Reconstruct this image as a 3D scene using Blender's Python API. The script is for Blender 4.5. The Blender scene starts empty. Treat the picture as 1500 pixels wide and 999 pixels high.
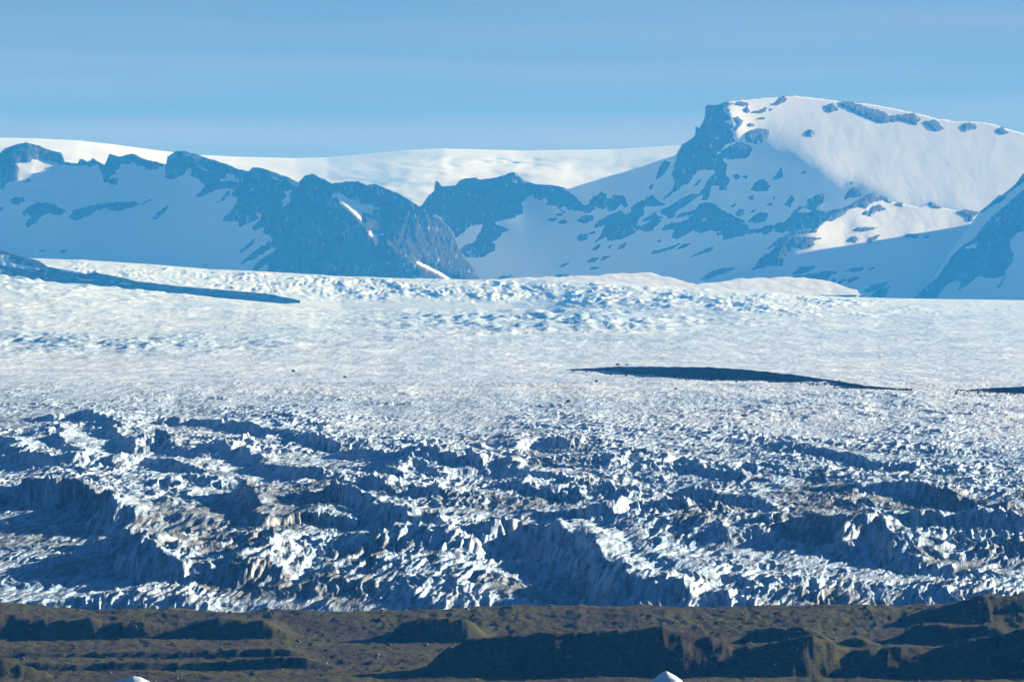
import bpy, math, random
import numpy as np

# ------------------------------------------------------------------ camera, sky, sun, exposure
sc = bpy.context.scene
COL = sc.collection
F, CX, HY, CZ = 8333.33, 750.0, 621.0, 110.0      # focal length in photo pixels, optical axis, eye-level row, eye height (m)
cam_data = bpy.data.cameras.new('camera')
cam = bpy.data.objects.new('camera', cam_data); COL.objects.link(cam)
cam_data.sensor_width = 36.0; cam_data.lens = 200.0
cam_data.shift_y = (HY - 499.5) / 1500.0
cam_data.clip_start = 1.0; cam_data.clip_end = 120000.0
cam.location = (0, 0, CZ); cam.rotation_euler = (math.radians(90), 0, 0)
sc.camera = cam

SUN_AZ, SUN_EL = math.radians(33.0), math.radians(13.5)   # azimuth from +X towards +Y: low sun, right and beyond the ice
sdir = np.array([math.cos(SUN_EL) * math.cos(SUN_AZ), math.cos(SUN_EL) * math.sin(SUN_AZ), math.sin(SUN_EL)])
sun_data = bpy.data.lights.new('sun', 'SUN'); sun_data.energy = 5.0; sun_data.angle = math.radians(0.5)
sun_data.color = (1.0, 0.945, 0.875)
sun = bpy.data.objects.new('sun', sun_data); COL.objects.link(sun)
from mathutils import Vector
sun.rotation_euler = Vector(-sdir).to_track_quat('-Z', 'Y').to_euler(); sun.location = (3000, 2000, 3000)

world = bpy.data.worlds.new('World'); sc.world = world; world.use_nodes = True
wn = world.node_tree.nodes; wl = world.node_tree.links; wn.clear()
sky = wn.new('ShaderNodeTexSky'); sky.sky_type = 'NISHITA'; sky.sun_disc = False
sky.sun_elevation = SUN_EL; sky.sun_rotation = math.pi / 2 - SUN_AZ
sky.air_density = 1.0; sky.dust_density = 0.0; sky.ozone_density = 4.0; sky.altitude = 100.0
tint = wn.new('ShaderNodeMix'); tint.data_type = 'RGBA'; tint.blend_type = 'MULTIPLY'; tint.inputs[0].default_value = 1.0
tint.inputs[7].default_value = (0.27, 0.26, 0.37, 1)
bg = wn.new('ShaderNodeBackground'); bg.inputs[1].default_value = 0.05
wo = wn.new('ShaderNodeOutputWorld')
# thin veil of low cloud round the whole horizon, in flat bands
wtc = wn.new('ShaderNodeTexCoord'); wsep = wn.new('ShaderNodeSeparateXYZ'); wl.new(wtc.outputs['Generated'], wsep.inputs[0])
def wmath(op, a, b=None):
    n = wn.new('ShaderNodeMath'); n.operation = op
    for k, v in ((0, a), (1, b)):
        if v is None: continue
        if isinstance(v, (int, float)): n.inputs[k].default_value = v
        else: wl.new(v, n.inputs[k])
    return n.outputs[0]
wmp = wn.new('ShaderNodeMapping'); wmp.inputs['Scale'].default_value = (7, 7, 150); wl.new(wtc.outputs['Generated'], wmp.inputs[0])
wno = wn.new('ShaderNodeTexNoise'); wno.inputs['Scale'].default_value = 1.0; wno.inputs['Detail'].default_value = 4; wl.new(wmp.outputs[0], wno.inputs['Vector'])
veil = wmath('EXPONENT', wmath('MULTIPLY', wmath('MAXIMUM', wsep.outputs[2], 0.0), -26.0))
band = wmath('ADD', 0.6, wmath('MULTIPLY', wmath('SUBTRACT', wno.outputs['Fac'], 0.5), 2.4))
vf = wmath('MULTIPLY', wmath('MULTIPLY', veil, band), 0.9)
vm = wn.new('ShaderNodeMix'); vm.data_type = 'RGBA'; vm.inputs[7].default_value = (5.0, 3.0, 3.5, 1)
wl.new(sky.outputs[0], tint.inputs[6]); wl.new(tint.outputs[2], vm.inputs[6]); wl.new(vf, vm.inputs[0]); wl.new(vm.outputs[2], bg.inputs[0]); wl.new(bg.outputs[0], wo.inputs[0])

sc.view_settings.view_transform = 'Standard'; sc.view_settings.look = 'None'
sc.view_settings.exposure = 1.55; sc.view_settings.gamma = 1.0; sc.view_settings.use_curve_mapping = False
sc.render.engine = 'CYCLES'
sc.cycles.max_bounces = 4; sc.cycles.diffuse_bounces = 2; sc.cycles.volume_bounces = 0
sc.cycles.use_denoising = True
HAZE = True

# ------------------------------------------------------------------ helpers
def rngtab(seed):
    r = np.random.RandomState(seed)
    return r.permutation(4096), r.rand(4096) * 2 * np.pi
_tabs = {}
def pn(x, y, seed=0):
    """gradient noise, about -0.7..0.7"""
    if seed not in _tabs:
        p, a = rngtab(seed); _tabs[seed] = (p, np.cos(a).astype(np.float32), np.sin(a).astype(np.float32))
    p, ca, sa = _tabs[seed]
    x = np.asarray(x, np.float32); y = np.asarray(y, np.float32)
    xi = np.floor(x).astype(np.int32); yi = np.floor(y).astype(np.int32)
    fx = x - xi; fy = y - yi
    u = fx * fx * fx * (fx * (fx * 6 - 15) + 10); v = fy * fy * fy * (fy * (fy * 6 - 15) + 10)
    def g(ix, iy, dx, dy):
        h = p[(p[ix & 4095] + iy) & 4095]
        return ca[h] * dx + sa[h] * dy
    n00 = g(xi, yi, fx, fy); n10 = g(xi + 1, yi, fx - 1, fy)
    n01 = g(xi, yi + 1, fx, fy - 1); n11 = g(xi + 1, yi + 1, fx - 1, fy - 1)
    a = n00 + u * (n10 - n00); b = n01 + u * (n11 - n01)
    return a + v * (b - a)
def fbm(x, y, seed=0, o=4, gain=0.5, lac=2.03):
    t = 0; a = 1.0
    for k in range(o):
        t = t + a * pn(x * lac ** k, y * lac ** k, seed + k); a *= gain
    return t
def ridged(x, y, seed=0, o=3, gain=0.5, lac=2.07):
    t = 0; a = 1.0; s = 0
    for k in range(o):
        n = 1 - np.abs(pn(x * lac ** k, y * lac ** k, seed + k)) * 2.0
        t = t + a * n * np.abs(n); s += a; a *= gain
    return t / s
def sstep(a, b, x):
    t = np.clip((x - a) / (b - a), 0, 1); return t * t * (3 - 2 * t)
def blur(a, r):
    """separable gaussian with edge padding"""
    k = np.exp(-0.5 * (np.arange(-3 * r, 3 * r + 1) / max(r, 1e-6)) ** 2) if r >= 1 else np.array([1.0]); k /= k.sum()
    n = len(k) // 2
    for ax in (0, 1):
        pad = [(0, 0), (0, 0)]; pad[ax] = (n, n)
        b = np.pad(a, pad, mode='edge'); out = 0
        for i, w in enumerate(k):
            sl = [slice(None), slice(None)]; sl[ax] = slice(i, i + a.shape[ax]); out = out + w * b[tuple(sl)]
        a = out
    return a
def crop(x0, y0, s):
    return lambda pts: [(x0 + x / s, y0 + y / s) for x, y in pts]
def poly_sdf(px, py, poly):
    """signed distance in pixels, positive inside"""
    P = np.array(poly, np.float32); Q = np.roll(P, -1, 0)
    d2 = np.full(px.shape, 1e12, np.float32); ins = np.zeros(px.shape, bool)
    for (ax, ay), (bx, by) in zip(P, Q):
        ex, ey = bx - ax, by - ay
        t = np.clip(((px - ax) * ex + (py - ay) * ey) / (ex * ex + ey * ey + 1e-9), 0, 1)
        d2 = np.minimum(d2, (px - ax - t * ex) ** 2 + (py - ay - t * ey) ** 2)
        if ay != by:
            c = ((ay > py) != (by > py)) & (px < (bx - ax) * (py - ay) / (by - ay) + ax); ins ^= c
    d = np.sqrt(d2); return np.where(ins, d, -d)
def to_world(px, py, D):
    return np.stack([(px - CX) / F * D, D, CZ + (HY - py) / F * D], -1)
def mesh_grid(name, V, mat, parent=None, keep=None, attrs=None, smooth=True):
    """V (rows, cols, 3) -> one mesh object of quads; keep = face mask"""
    h, w = V.shape[:2]
    idx = np.arange(h * w).reshape(h, w)
    q = np.stack([idx[:-1, :-1], idx[:-1, 1:], idx[1:, 1:], idx[1:, :-1]], -1)
    q = q[keep] if keep is not None else q.reshape(-1, 4)
    used = np.zeros(h * w, bool); used[q.ravel()] = True
    remap = np.cumsum(used) - 1
    co = V.reshape(-1, 3)[used].astype(np.float32); q = remap[q].astype(np.int32)
    me = bpy.data.meshes.new(name)
    me.vertices.add(len(co)); me.vertices.foreach_set('co', co.ravel())
    me.loops.add(q.size); me.loops.foreach_set('vertex_index', q.ravel())
    me.polygons.add(len(q)); me.polygons.foreach_set('loop_start', np.arange(0, q.size, 4, dtype=np.int32))
    me.polygons.foreach_set('loop_total', np.full(len(q), 4, np.int32))
    me.polygons.foreach_set('use_smooth', np.full(len(q), smooth, bool))
    me.update(calc_edges=True)
    for an, av in (attrs or {}).items():
        a = me.attributes.new(an, 'FLOAT', 'POINT'); a.data.foreach_set('value', av.reshape(-1)[used].astype(np.float32))
    me.materials.append(mat)
    o = bpy.data.objects.new(name, me); COL.objects.link(o)
    if parent is not None: o.parent = parent
    return o
def mesh_poly(name, verts, faces, mat, parent=None, smooth=False):
    me = bpy.data.meshes.new(name); me.from_pydata([tuple(v) for v in verts], [], faces)
    if smooth: me.polygons.foreach_set('use_smooth', [True] * len(me.polygons))
    me.materials.append(mat); me.update()
    o = bpy.data.objects.new(name, me); COL.objects.link(o)
    if parent is not None: o.parent = parent
    return o
def tag(o, label=None, cat=None, group=None, kind=None):
    for k, v in (('label', label), ('category', cat), ('group', group), ('kind', kind)):
        if v: o[k] = v
    return o

# ------------------------------------------------------------------ materials
def material(name, rough=0.8, spec=0.2):
    m = bpy.data.materials.new(name); m.use_nodes = True
    nt = m.node_tree; b = nt.nodes['Principled BSDF']
    b.inputs['Roughness'].default_value = rough; b.inputs['Specular IOR Level'].default_value = spec
    return m, nt, b
def n_noise(nt, scale, detail=4, rough=0.55, stretch=(1, 1, 1)):
    tc = nt.nodes.new('ShaderNodeTexCoord'); mp = nt.nodes.new('ShaderNodeMapping'); mp.inputs['Scale'].default_value = stretch
    no = nt.nodes.new('ShaderNodeTexNoise'); no.inputs['Scale'].default_value = scale
    no.inputs['Detail'].default_value = detail; no.inputs['Roughness'].default_value = rough
    nt.links.new(tc.outputs['Object'], mp.inputs[0]); nt.links.new(mp.outputs[0], no.inputs['Vector'])
    return no.outputs['Fac']
def n_ramp(nt, fac, stops):
    r = nt.nodes.new('ShaderNodeValToRGB'); e = r.color_ramp.elements
    while len(e) < len(stops): e.new(0.5)
    for k, (p, c) in enumerate(stops): e[k].position = p; e[k].color = (*c, 1) if len(c) == 3 else c
    nt.links.new(fac, r.inputs[0]); return r.outputs[0]
def n_mix(nt, fac, a, b, mode='MIX'):
    m = nt.nodes.new('ShaderNodeMix'); m.data_type = 'RGBA'; m.blend_type = mode
    for s, i in ((fac, 0), (a, 6), (b, 7)):
        if isinstance(s, (int, float)): m.inputs[i].default_value = s
        elif isinstance(s, tuple): m.inputs[i].default_value = (*s, 1)
        else: nt.links.new(s, m.inputs[i])
    return m.outputs[2]
def n_attr(nt, name):
    a = nt.nodes.new('ShaderNodeAttribute'); a.attribute_name = name; return a.outputs['Fac']
def n_bump(nt, b, h, strength, dist):
    bu = nt.nodes.new('ShaderNodeBump'); bu.inputs['Strength'].default_value = strength; bu.inputs['Distance'].default_value = dist
    nt.links.new(h, bu.inputs['Height']); nt.links.new(bu.outputs[0], b.inputs['Normal'])

G = (0.3, 0.3, 0.3); W1 = (1, 1, 1); K0 = (0, 0, 0)
M = {}
m, nt, b = material('mountain_snow', 0.7)
nt.links.new(n_ramp(nt, n_noise(nt, 0.012, 5), [(0.3, (0.84, 0.87, 0.90)), (0.7, (0.90, 0.92, 0.93))]), b.inputs['Base Color'])
n_bump(nt, b, n_noise(nt, 0.05, 5, 0.6), 0.5, 1.5)
M['snow'] = m
m, nt, b = material('mountain_rock', 0.9)
c = n_ramp(nt, n_noise(nt, 0.03, 6, 0.65, (1, 1, 2.5)), [(0.3, (0.022, 0.020, 0.020)), (0.55, (0.065, 0.052, 0.045)), (0.75, (0.13, 0.10, 0.08))])
gs = n_ramp(nt, n_noise(nt, 0.075, 6, 0.62, (1, 0.25, 0.22)), [(0.585, K0), (0.625, W1)])
gm = n_ramp(nt, n_noise(nt, 0.008, 4, 0.6), [(0.42, K0), (0.60, W1)])
gf = nt.nodes.new('ShaderNodeMath'); gf.operation = 'MULTIPLY'; nt.links.new(gs, gf.inputs[0]); nt.links.new(gm, gf.inputs[1])
nt.links.new(n_mix(nt, gf.outputs[0], c, (0.6, 0.66, 0.72)), b.inputs['Base Color']); n_bump(nt, b, n_noise(nt, 0.05, 6, 0.75, (1, 1, 0.4)), 1.0, 14.0)
M['rock'] = m
m, nt, b = material('glacier_ice', 0.55, 0.3)
clean = n_mix(nt, n_attr(nt, 'firn_lift'), n_ramp(nt, n_noise(nt, 0.03, 6, 0.65), [(0.3, (0.28, 0.47, 0.66)), (0.70, (0.60, 0.70, 0.78))]), n_ramp(nt, n_noise(nt, 0.012, 6, 0.65, (1, 0.15, 1)), [(0.3, (0.60, 0.73, 0.85)), (0.6, (0.80, 0.87, 0.92))]))
clean = n_mix(nt, 1.0, clean, n_ramp(nt, n_noise(nt, 0.0024, 5, 0.6, (0.8, 1.3, 1)), [(0.38, (0.78, 0.85, 0.92)), (0.58, (1, 1, 1))]), 'MULTIPLY')
tcs = nt.nodes.new('ShaderNodeTexCoord'); mps = nt.nodes.new('ShaderNodeVectorMath'); mps.operation = 'DOT_PRODUCT'; mps.inputs[1].default_value = (0.30, -0.045, 0.03)
mpt = nt.nodes.new('ShaderNodeVectorMath'); mpt.operation = 'DOT_PRODUCT'; mpt.inputs[1].default_value = (0.0, 0.022, 0.05)
cmb = nt.nodes.new('ShaderNodeCombineXYZ'); sn = nt.nodes.new('ShaderNodeTexNoise'); sn.inputs['Scale'].default_value = 1.0; sn.inputs['Detail'].default_value = 5; sn.inputs['Roughness'].default_value = 0.68
sn.inputs['Distortion'].default_value = 0.5
nt.links.new(tcs.outputs['Object'], mps.inputs[0]); nt.links.new(tcs.outputs['Object'], mpt.inputs[0])
nt.links.new(mps.outputs['Value'], cmb.inputs[0]); nt.links.new(mpt.outputs['Value'], cmb.inputs[1]); nt.links.new(cmb.outputs[0], sn.inputs['Vector'])
spk = n_ramp(nt, sn.outputs['Fac'], [(0.43, K0), (0.60, W1)])
dust_shade = nt.nodes.new('ShaderNodeMath'); dust_shade.operation = 'SUBTRACT'; dust_shade.inputs[1].default_value = 1.15; dust_shade.use_clamp = True; nt.links.new(n_attr(nt, 'dirt'), dust_shade.inputs[0])  # broad dust, also darkening ice that catches too much sun
dirtf = nt.nodes.new('ShaderNodeMath'); dirtf.operation = 'MULTIPLY_ADD'; dirtf.use_clamp = True; nt.links.new(dust_shade.outputs[0], dirtf.inputs[2])
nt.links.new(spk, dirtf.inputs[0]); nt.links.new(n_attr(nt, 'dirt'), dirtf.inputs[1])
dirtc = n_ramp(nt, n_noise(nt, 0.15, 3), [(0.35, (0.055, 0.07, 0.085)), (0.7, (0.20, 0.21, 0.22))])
crk = n_ramp(nt, n_noise(nt, 0.0075, 9, 0.68, (1, 0.8, 1)), [(0.455, K0), (0.5, W1), (0.545, K0)])
crk2 = n_ramp(nt, n_noise(nt, 0.002, 3, 0.5), [(0.40, K0), (0.62, (0.8, 0.8, 0.8))])
cf = nt.nodes.new('ShaderNodeMath'); cf.operation = 'MULTIPLY'; nt.links.new(crk, cf.inputs[0]); nt.links.new(crk2, cf.inputs[1])
clean = n_mix(nt, cf.outputs[0], clean, (0.36, 0.50, 0.64))
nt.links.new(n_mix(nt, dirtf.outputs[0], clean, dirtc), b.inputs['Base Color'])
inv = nt.nodes.new('ShaderNodeMath'); inv.operation = 'SUBTRACT'; inv.inputs[0].default_value = 1.0; nt.links.new(sn.outputs['Fac'], inv.inputs[1])
b2 = nt.nodes.new('ShaderNodeBump'); b2.inputs['Strength'].default_value = 0.9; b2.inputs['Distance'].default_value = 1.6; nt.links.new(inv.outputs[0], b2.inputs['Height'])
n_bump(nt, b, n_noise(nt, 0.5, 6, 0.65, (1, 0.5, 1)), 0.4, 0.45); nt.links.new(b2.outputs[0], b.inputs['Normal'].links[0].from_node.inputs['Normal'])
b3 = nt.nodes.new('ShaderNodeBump'); b3.inputs['Strength'].default_value = 1.0; b3.inputs['Distance'].default_value = 6.0
nt.links.new(n_noise(nt, 0.022, 5, 0.62, (1, 0.10, 0.3)), b3.inputs['Height']); nt.links.new(b3.outputs[0], b2.inputs['Normal'])
M['ice'] = m
m, nt, b = material('icefall_ice', 0.55, 0.3)
nt.links.new(n_ramp(nt, n_noise(nt, 0.03, 5, 0.6), [(0.3, (0.46, 0.62, 0.76)), (0.62, (0.76, 0.82, 0.87))]), b.inputs['Base Color'])
n_bump(nt, b, n_noise(nt, 0.15, 6, 0.65), 0.7, 2.0)
M['icefall'] = m
m, nt, b = material('moraine_ground', 0.95, 0.1)
soil = n_ramp(nt, n_noise(nt, 0.16, 8, 0.8), [(0.38, (0.007, 0.005, 0.002)), (0.52, (0.027, 0.018, 0.006)), (0.66, (0.085, 0.062, 0.030))])
moss = n_ramp(nt, n_noise(nt, 0.4, 5, 0.7), [(0.35, (0.018, 0.018, 0.002)), (0.65, (0.080, 0.072, 0.007))])
mf = n_ramp(nt, n_noise(nt, 0.022, 5, 0.6, (1, 0.5, 1)), [(0.44, K0), (0.56, W1)])
nt.links.new(n_mix(nt, mf, soil, moss), b.inputs['Base Color'])
n_bump(nt, b, n_noise(nt, 0.9, 6, 0.75), 1.0, 0.8)
M['moraine'] = m
m, nt, b = material('debris', 0.95, 0.1)
nt.links.new(n_ramp(nt, n_noise(nt, 0.08, 6, 0.7), [(0.3, (0.03, 0.028, 0.028)), (0.6, (0.07, 0.06, 0.055)), (0.8, (0.12, 0.10, 0.09))]), b.inputs['Base Color'])
n_bump(nt, b, n_noise(nt, 0.2, 6, 0.75), 1.0, 2.0)
M['debris'] = m
m, nt, b = material('boulder_rock', 0.9, 0.2)
nt.links.new(n_ramp(nt, n_noise(nt, 0.8, 5, 0.7), [(0.3, (0.07, 0.06, 0.055)), (0.7, (0.24, 0.21, 0.18))]), b.inputs['Base Color'])
n_bump(nt, b, n_noise(nt, 2.0, 5, 0.7), 0.8, 0.2)
M['boulder'] = m
m, nt, b = material('iceberg_ice', 0.4, 0.4)
nt.links.new(n_ramp(nt, n_noise(nt, 0.2, 5), [(0.3, (0.62, 0.78, 0.88)), (0.65, (0.84, 0.90, 0.93))]), b.inputs['Base Color'])
n_bump(nt, b, n_noise(nt, 0.8, 5, 0.6), 0.5, 0.4)
M['berg'] = m
m, nt, b = material('lagoon_water', 0.08, 0.5)
b.inputs['Base Color'].default_value = (0.03, 0.07, 0.09, 1); b.inputs['IOR'].default_value = 1.33
n_bump(nt, b, n_noise(nt, 0.5, 4, 0.6, (1, 2, 1)), 0.15, 0.3)
M['water'] = m

# ------------------------------------------------------------------ mountains: terrain integrated from slope and aspect
def interp(pts, x):
    p = np.array(pts, float); return np.interp(x, p[:, 0], p[:, 1])
def poisson(gx, gy):
    """least-squares surface for forward differences gx (h,w-1), gy (h-1,w), free edges"""
    h, w = gx.shape[0], gy.shape[1]
    d = np.zeros((h, w)); d[:, :-1] += gx; d[:, 1:] -= gx; d[:-1] += gy; d[1:] -= gy
    e = np.block([[d, d[:, ::-1]], [d[::-1], d[::-1, ::-1]]])
    ky = 2 * np.cos(2 * np.pi * np.arange(2 * h) / (2 * h)) - 2; kx = 2 * np.cos(2 * np.pi * np.arange(w + 1) / (2 * w)) - 2
    den = ky[:, None] + kx[None]; den[0, 0] = 1
    r = np.fft.rfft2(e) / den; r[0, 0] = 0
    return np.fft.irfft2(r, s=e.shape)[:h, :w]
class Massif:
    """surface known by its distance D over photo directions; slope angle and aspect given by regions"""
    def __init__(s, x0, x1, y0, y1, D0, slope=38, p=-0.1, regions=(), sm=1, noise=0.25, seed=1, dref=None):
        s.x0, s.y0, s.st = x0, y0, 2.0
        gx = np.arange(x0, x1 + 2, s.st); gy = np.arange(y0, y1 + 2, s.st)
        PX, PY = np.meshgrid(gx, gy)
        S = np.full(PX.shape, 1 / math.tan(math.radians(slope))); P = np.full(PX.shape, p)
        S += noise * fbm(PX / 60, PY / 45, seed, 4); P += noise * 1.2 * fbm(PX / 45, PY / 60, seed + 9, 4)
        for poly, ss, pp, soft in regions:
            w = sstep(-soft, soft, poly_sdf(PX, PY, poly)); S = S * (1 - w) + ss * w; P = P * (1 - w) + pp * w
        if sm: S = blur(S, sm); P = blur(P, sm)
        GX = (P[:, :-1] + P[:, 1:]) / 2 * s.st / F; GY = -(S[:-1] + S[1:]) / 2 * s.st / F
        L = poisson(GX, GY)
        # a surface must recede upward everywhere
        L = np.maximum.accumulate(L[::-1], 0)[::-1]
        rx, ry = dref
        L = L - L[int((ry - y0) / s.st), int((rx - x0) / s.st)] + math.log(D0)
        s.L = L
    def D(s, px, py):
        fx = np.clip((px - s.x0) / s.st, 0, s.L.shape[1] - 1.001); fy = np.clip((py - s.y0) / s.st, 0, s.L.shape[0] - 1.001)
        i = fx.astype(int); j = fy.astype(int); fx = fx - i; fy = fy - j; L = s.L
        return np.exp((L[j, i] * (1 - fx) + L[j, i + 1] * fx) * (1 - fy) + (L[j + 1, i] * (1 - fx) + L[j + 1, i + 1] * fx) * fy)
def jag_sky(pts, x, amp, seed):
    return interp(pts, x) + amp * (fbm(x / 9.0, x * 0 + 0.37, seed, 4) + 0.5 * pn(x / 2.3, x * 0 + 3.1, seed + 5))
def mountain(name, ms, skyf, basef, x0, x1, step, rows, mat, disp=2.0, seed=3):
    u = np.arange(x0, x1 + step, step); t = np.linspace(0, 1, rows)[:, None]
    sk = skyf(u)[None]; ba = basef(u)[None]; ba = np.maximum(ba, sk + 1)
    PX = np.broadcast_to(u, (rows, len(u))); PY = ba + (sk - ba) * t
    D = ms.D(PX, PY); X = (PX - CX) / F * D
    D = D + disp * fbm(X / 120, PY * 2.6 / 120, seed, 4) * 4 * np.minimum(1, (1 - t) * 8)
    V = to_world(PX, PY, D)
    # far side: falls away behind the crest
    top = V[-1]; back = []
    for k, (dy, dz) in enumerate(((50, -8), (180, -80), (600, -380), (1200, -900))):
        bk = top.copy(); bk[:, 1] += dy; bk[:, 2] = np.maximum(bk[:, 2] + dz, 40 - k); back.append(bk)
    V = np.concatenate([V, np.array(back)], 0)
    return mesh_grid(name, V, mat)
def outcrop(name, ms, skyf, poly, mat, parent, holes=(), step=1.0, rise=0.9, hmax=4, rough=1.6, seed=5, edge=2.0):
    P = np.array(poly); x0, y0 = P.min(0) - 4; x1, y1 = P.max(0) + 4
    PX, PY = np.meshgrid(np.arange(x0, x1, step), np.arange(y0, y1, step))
    sk = skyf(PX[0])[None]
    over = PY < sk - step; PY = np.maximum(PY, sk - 0.8)
    sd = poly_sdf(PX, PY, poly)
    for hpoly in holes:
        H = np.array(hpoly)
        if H[:, 0].max() < x0 or H[:, 0].min() > x1 or H[:, 1].max() < y0 or H[:, 1].min() > y1: continue
        sd = np.minimum(sd, -poly_sdf(PX, PY, hpoly))
    size = min(1.0, sd.max() / 5 + 0.25); sd = sd + 0.8
    sd = sd + edge * size * (fbm(PX / 8, PY / 8, seed, 3) + 0.8 * pn((PX + 0.7 * PY) / 2.4, (PY - 0.7 * PX) / 5.0, seed + 7))
    off = np.where(sd > 0, hmax * (1 - np.exp(-sd * rise / hmax)), sd * 1.5)
    off = off + np.clip(sd / 3, 0, 1) * rough * (ridged(PX / 22, PY / 40, seed + 2, 4) - 0.3 + 0.5 * fbm(PX / 6, PY / 12, seed + 4, 3))
    V = to_world(PX, PY, ms.D(PX, PY) - off * 2.6)
    vk = (sd > -1.6) & ~over
    keep = vk[:-1, :-1] | vk[1:, 1:] | vk[:-1, 1:] | vk[1:, :-1]
    keep &= ~(over[:-1, :-1] & over[1:, :-1])
    if keep.sum() < 2: return None
    return mesh_grid(name, V, mat, parent, keep=keep)

c1 = crop(0, 200, 4.996); c2 = crop(230, 210, 4.996); c3 = crop(420, 230, 5.0); c4 = crop(610, 240, 5.55)
c5 = crop(830, 260, 5.55); c6 = crop(950, 130, 5.552); c7 = crop(1060, 260, 5.55); c8 = crop(1260, 240, 4.875); c9 = crop(1100, 120, 2.9375)

# ---- the ice cap far behind
cap_sky = [(-300, 200), (0, 202), (50, 203), (113, 206), (167, 212), (233, 221), (287, 227), (350, 230), (433, 232), (480, 231), (533, 226), (600, 220), (650, 218), (767, 221), (900, 219), (998, 213), (1200, 207), (1800, 200)]
u = np.arange(-220, 1720, 5.0); t = np.linspace(0, 1, 90)[:, None]
PX = np.broadcast_to(u, (90, len(u))); sk = interp(cap_sky, u)[None]; PY = 330 + (sk - 330) * t
D = 31000 + 4800 * t ** 1.2 + 0 * PX
D = D + 230 * fbm(PX / 150, PY / 30, 71, 4) * (1 - t ** 4) + 160 * ridged(PX / 60, PY / 9, 75, 3) * np.exp(-((PX - 720) / 130) ** 2 - ((PY - 240) / 12) ** 2)
V = to_world(PX, PY, D); bk = V[-1].copy(); bk[:, 1] += 2000; bk[:, 2] -= 60
V = np.concatenate([V, bk[None]], 0)
tag(mesh_grid('ice_cap', V, M['snow']), 'smooth white ice cap on the skyline far behind the mountains', 'ice cap', kind='structure')

# ---- left range
RIGHT, FLAT = (1.3, 2.4), (5.0, 0.6)
skyH = [(-200, 232), (-60, 236), (0, 225), (5, 220), (20, 213), (40, 210), (60, 215), (77, 221.7), (90, 225), (95, 238), (113, 240.5), (117, 233), (128, 238), (136, 233), (147, 240), (153, 243), (160, 227), (173, 230), (193, 226), (213, 235), (243, 241.7), (245, 230), (257, 223), (267, 222), (287, 226.7), (310, 235), (333, 241.7), (350, 250), (365, 251.7), (370, 246.7), (383, 246.7), (400, 253), (420, 260), (437, 268), (447, 257.5), (457, 255), (473, 262.5), (487, 270), (510, 267), (523, 266), (537, 272), (550, 270), (563, 277), (580, 283), (597, 292), (613, 303), (628, 312), (652, 326), (658, 336), (666, 350), (672, 368), (680, 378), (690, 390), (703, 410), (712, 430)]
snowH = [c2(p) for p in ([(195, 65), (270, 80), (360, 120), (310, 122), (260, 98), (205, 100)], [(280, 150), (320, 170), (380, 195), (380, 212), (340, 210), (285, 172)],
    [(445, 240), (460, 260), (495, 255), (500, 215), (560, 225), (580, 260), (608, 270), (600, 293), (540, 280), (460, 285)], [(835, 240), (880, 250), (930, 275), (920, 283), (840, 265)],
    [(950, 255), (1000, 275), (1045, 310), (1025, 332), (970, 290)], [(920, 345), (990, 345), (975, 365), (980, 420), (960, 445), (905, 470), (940, 430), (900, 435), (945, 390)],
    [(690, 330), (715, 315), (700, 350), (655, 392)], [(330, 282), (352, 290), (345, 308), (332, 303)])]
snowH += [c3(p) for p in ([(328, 295), (345, 262), (400, 268), (430, 285), (520, 330), (620, 355), (682, 378), (632, 390), (628, 422), (560, 410), (555, 478), (500, 430), (460, 400), (425, 360), (380, 320), (365, 300), (345, 308)],
    [(535, 525), (570, 555), (595, 565), (598, 540), (620, 535), (660, 570), (690, 560), (690, 540), (715, 570), (700, 582), (665, 580), (690, 618), (620, 590), (570, 560)], [(945, 790), (955, 752), (1000, 775), (1090, 820), (1240, 900), (1190, 910), (1100, 860), (1000, 810)])]
litH = [c1([(110, 200), (220, 195), (240, 168), (290, 160), (420, 185), (440, 205), (500, 225), (495, 245), (590, 265), (560, 285), (510, 297), (300, 297), (370, 318), (320, 335), (260, 345), (230, 320), (215, 290), (235, 240), (140, 235)]),
    c1([(130, 440), (200, 400), (270, 360), (330, 365), (380, 390), (385, 410), (330, 430), (430, 463), (400, 470), (240, 475), (170, 495), (180, 460)])]
regH = [(c3([(330, 205), (340, 262), (425, 365), (555, 480), (690, 620), (945, 795), (1190, 915), (1500, 960), (1500, 200), (700, 150), (400, 150)]), 0.9, 0.95, 4)]
regH += [([(22, 238), (160, 240), (172, 285), (120, 312), (20, 306)], 1.5, 1.0, 6)] + [(p, 2.0, 1.3, 1.5) for p in litH] + [(p, 1.5, 2.2, 1.0) for p in snowH]
mH = Massif(-240, 760, 180, 460, 22500, 38, -0.15, regH, noise=0.22, seed=11, dref=(350, 395))
skH = lambda x: jag_sky(skyH, x, 1.6, 21)
bsH = lambda x: interp([(-300, 400), (0, 415), (700, 425), (800, 430)], x)
oH = tag(mountain('mountain', mH, skH, bsH, -120, 711, 2.1, 150, M['snow'], 1.0), 'snowy ridge with jagged dark crags and a bare rock spur', 'mountain', kind='structure')
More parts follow.
